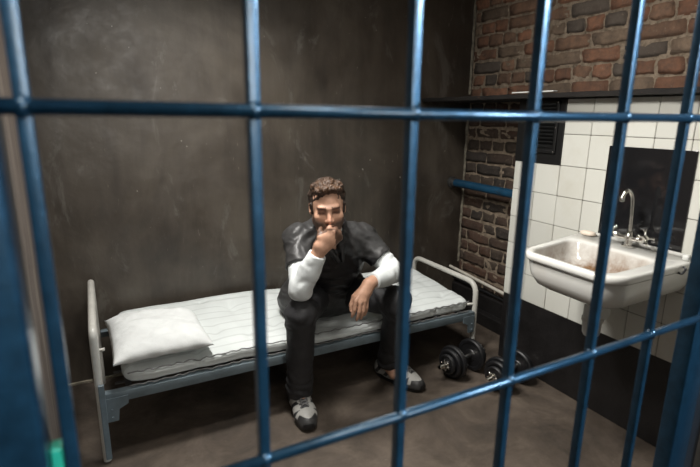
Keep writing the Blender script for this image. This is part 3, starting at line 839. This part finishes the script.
# rolled lapels and opening
J.cap((.925,1.99,.925), (1.00,1.955,.73), .040, .006, .01, sub=True)
J.cap((.97,2.02,.97), (.955,1.98,.90), .075, .060, .01, sub=True)
J.cap((.895,2.02,.905), (.985,1.958,.735), .016, .010, .008); J.cap((1.035,2.01,.895), (1.010,1.958,.735), .016, .010, .008)
J.cap((.895,2.02,.905), (.96,2.10,.93), .017, .018, .01); J.cap((1.035,2.01,.895), (.98,2.10,.93), .017, .018, .01)
def jd(p, n):
    a = .0055*noise.noise(Vector((p.x*9, p.y*9, p.z*16)))+.004*(1-2*abs(noise.noise(Vector((p.x*20, p.y*14, p.z*26)))))-.002
    for s_, sx in ((shL, -1), (shR, 1)):
        d = (p-Vector(s_)); q = d.length
        a += .0035*math.exp(-(q/.16)**2)*math.sin((d.z*1.0+d.x*sx*.9)*95+5*noise.noise(p*9))
    a += .004*math.exp(-((p.z-.58)/.09)**2)*math.sin(p.z*110+7*noise.noise(p*7))
    return a
def topcol(v):
    x, y, z = v.T; c = np.tile(np.array([.036,.036,.036]), (len(v),1))
    wob = np.array([.012*noise.noise(Vector(p)*14) for p in v])
    d = np.abs(x-.985-(.885-z)*.25+wob)
    m = ((d < .055+.02*(z > .86)) | ((z < .735+wob) & (np.abs(x-1.02) < .17))) & (y < 2.09)
    c[m] = (.009,.009,.010); return c
o = fmesh('top', J, M['jacket'], man, 2, disp=jd, colfn=topcol); o['label'] = 'charcoal short sleeved top with lapels'
b = NB()
for (x, y, z, q) in ((.935,1.962,.76,0), (1.09,1.965,.755,0)): pass
b.free()

# trousers
Tq = Field((.64,1.74,.09), (1.46,2.44,.64), .0048)
for a, k_, n_ in ((hipL, knL, anL), (hipR, knR, anR)):
    Tq.cap(a, k_, .098, .070, .03); hem = 1.16 if a is hipR else 1.06; ax = A_(n_)-A_(k_)
    Tq.cap(k_, lerp(k_, n_, .5), .069, .060, .02); Tq.cap(lerp(k_, n_, .45), lerp(k_, n_, 1.3), .060, .064, .02, cut=[(lerp(k_, n_, hem), ax)])
Tq.cap((.99,2.27,.475), (1.14,2.27,.47), .112, .112, .04)
def td(p, n):
    a = .005*noise.noise(Vector((p.x*14, p.y*14, p.z*9)))
    for k_ in (knL, knR):
        d = (p-Vector(k_)).length; a += .005*math.exp(-(d/.12)**2)*math.sin(d*85+6*noise.noise(p*10))
    for n_ in (anL, anR):
        d = (p-Vector(n_)).length; a += .006*math.exp(-(d/.12)**2)*math.sin(p.z*120+6*noise.noise(p*12))
    return a
fmesh('trousers', Tq, M['trousers'], man, 2, disp=td)

# trainers
def shoe(hx, hy, ang, mir):
    F = Field((-.062,-.175,-.004), (.062,.150,.135), .0028)
    F.cap((0,.10,.040), (0,.04,.045), .036, .037, .02); F.cap((0,.04,.040), (.004*mir,-.07,.030), .038, .041, .02)
    F.cap((.004*mir,-.07,.027), (.004*mir,-.115,.022), .041, .034, .02)
    F.cap((0,.085,.06), (0,.060,.105), .034, .036, .02); F.cap((0,.05,.085), (.002*mir,-.035,.052), .034, .030, .03)
    F.cap((0,.066,.14), (0,.068,.085), .031, .024, .004, sub=True)
    F.f = np.maximum(F.f, np.broadcast_to((.016-(F.lo[2]+F.h*np.arange(F.n[2])))[None,None,:], F.f.shape)).astype(np.float32)
    def sc(v):
        x, y, z = v.T; c = np.tile(np.array([.46,.455,.43]), (len(v),1))
        def bl(m, col):
            return np.where(m[:,None], np.array(col), c)
        c = bl((np.abs(x) > .020) & (z > .026) & (z < .075) & (y > -.085) & (np.sin(y*110+z*90) > .35), (.030,.032,.036))
        c = bl((y < -.100) & (z < .052), (.035,.035,.035)); c = bl((y < -.06) & (z < .034), (.045,.045,.045))
        c = bl((np.abs(x) < .015) & (y > -.085) & (y < .03), (.035,.035,.038))
        c = bl((y > .075) & (z > .085), (.05,.05,.055)); c = bl((y > .11) & (z > .03), (.22,.22,.21))
        c = bl((z < .026) & (y > -.08), (.42,.42,.40))
        return c
    e = fmesh('shoe', F, M['shoe'], man, 2, colfn=sc)
    e.matrix_world = Matrix.Translation((hx, hy, 0))@Matrix.Rotation(ang,4,'Z')@Matrix.Diagonal((1.22,1.12,1.22,1))
    b = NB()
    out = []
    for t in range(48):
        a = 2*math.pi*t/48; y = .138*math.sin(a)-.012; w = .040+.006*(-math.sin(a))-.007*math.exp(-((y-.03)/.04)**2)
        x = math.copysign(abs(math.cos(a))**.75, math.cos(a))*w+.003*mir
        out.append((x, y))
    lift = lambda y: .012*max(0, (-y-.09)/.06)**2
    loft(b, [[(x*.94, y*.985, .001+lift(y)) for x, y in out], [(x, y, .005+lift(y)) for x, y in out], [(x*1.02, y*1.01, .015+lift(y)) for x, y in out], [(x*.985, y*.99, .023+lift(y)*1.2) for x, y in out]])
    o = obj('sole', b, M['rubber'], e, auto=40)
    b = NB()
    def top_z(x, y):
        a = F.f[int(round((x-F.lo[0])/F.h)), int(round((y-F.lo[1])/F.h))]; w = np.where(a < 0)[0]
        return F.lo[2]+F.h*w.max()
    for k in range(6):
        y = -.078+k*.0165; w = .019-.0008*k
        for s_ in (1, -1):
            tube(b, [(s_*q*w, y+.007+q*.008, top_z(s_*q*w, y+.007+q*.008)+(.0035 if abs(q) < .9 else -.001)) for q in (-1,-.5,0,.5,1)], .0026, 6)
    obj('laces', b, M['lace'], e, smooth=True)
shoe(.785, 1.945, R(-10), 1)
shoe(1.365, 1.975, R(22), -1)
#@@END
# ------------------------------------------------------------------ lights, world, camera
def area(name, loc, target, size, power, col=(1,1,1), sy=None, spread=None):
    l = bpy.data.lights.new(name, 'AREA'); l.energy = power; l.color = col; l.size = size
    if sy: l.shape = 'RECTANGLE'; l.size_y = sy
    if spread: l.spread = R(spread)
    o = bpy.data.objects.new(name, l); C.objects.link(o); o.location = loc
    o.rotation_euler = (Vector(target)-Vector(loc)).to_track_quat('-Z', 'Y').to_euler(); return o
area('cell_ceiling_light', (.45,2.0,2.55), (.75,1.8,0), .22, 20, (1.0,.97,.92), .45, 110)
area('cell_front_light', (.65,1.40,2.55), (1.4,1.5,.9), .22, 13, (1.0,.97,.92), .25, 130)
area('tile_fill_light', (.45,1.30,2.0), (2.07,.80,1.0), .22, 11.5, (1.0,.96,.90), .22, 120)  # added unseen fill, aimed to brighten the tiles
area('corridor_light', (.50,-1.6,1.95), (.7,2.2,1.1), .9, 10, (1.0,.96,.89), .6, 110)
area('corridor_ceiling_light', (-.20,-.30,2.65), (-.05,.25,1.4), .45, 6, (1.0,.95,.86), .7, 100)
area('corridor_window_light', (2.2,-1.5,2.8), (.75,.4,1.62), .8, 34, (.62,.83,1.0), .8, 46)
w = bpy.data.worlds.new('world'); S.world = w; w.use_nodes = True
w.node_tree.nodes['Background'].inputs[0].default_value = (.55,.62,.7,1); w.node_tree.nodes['Background'].inputs[1].default_value = .015

cam = bpy.data.cameras.new('camera'); co = bpy.data.objects.new('camera', cam); C.objects.link(co); S.camera = co
f, yaw, pitch, roll = 484.94, R(28.1535), R(13.554), R(.768)
fw = Vector((math.sin(yaw)*math.cos(pitch), math.cos(yaw)*math.cos(pitch), -math.sin(pitch)))
rt = Vector((math.cos(yaw), -math.sin(yaw), 0)); up = rt.cross(fw)
r_ = rt*math.cos(roll)+up*math.sin(roll); u_ = -rt*math.sin(roll)+up*math.cos(roll)
m = Matrix((r_, u_, -fw)).transposed().to_4x4(); m.translation = (0,0,1.4); co.matrix_world = m
cam.sensor_width = 36; cam.lens = f*36/700; cam.clip_start = .02
cam.dof.use_dof = True; cam.dof.focus_distance = 2.15; cam.dof.aperture_fstop = 5.0
S.view_settings.view_transform = 'Standard'; S.view_settings.look = 'None'; S.view_settings.exposure = 0; S.view_settings.gamma = 1
S.view_settings.use_curve_mapping = False
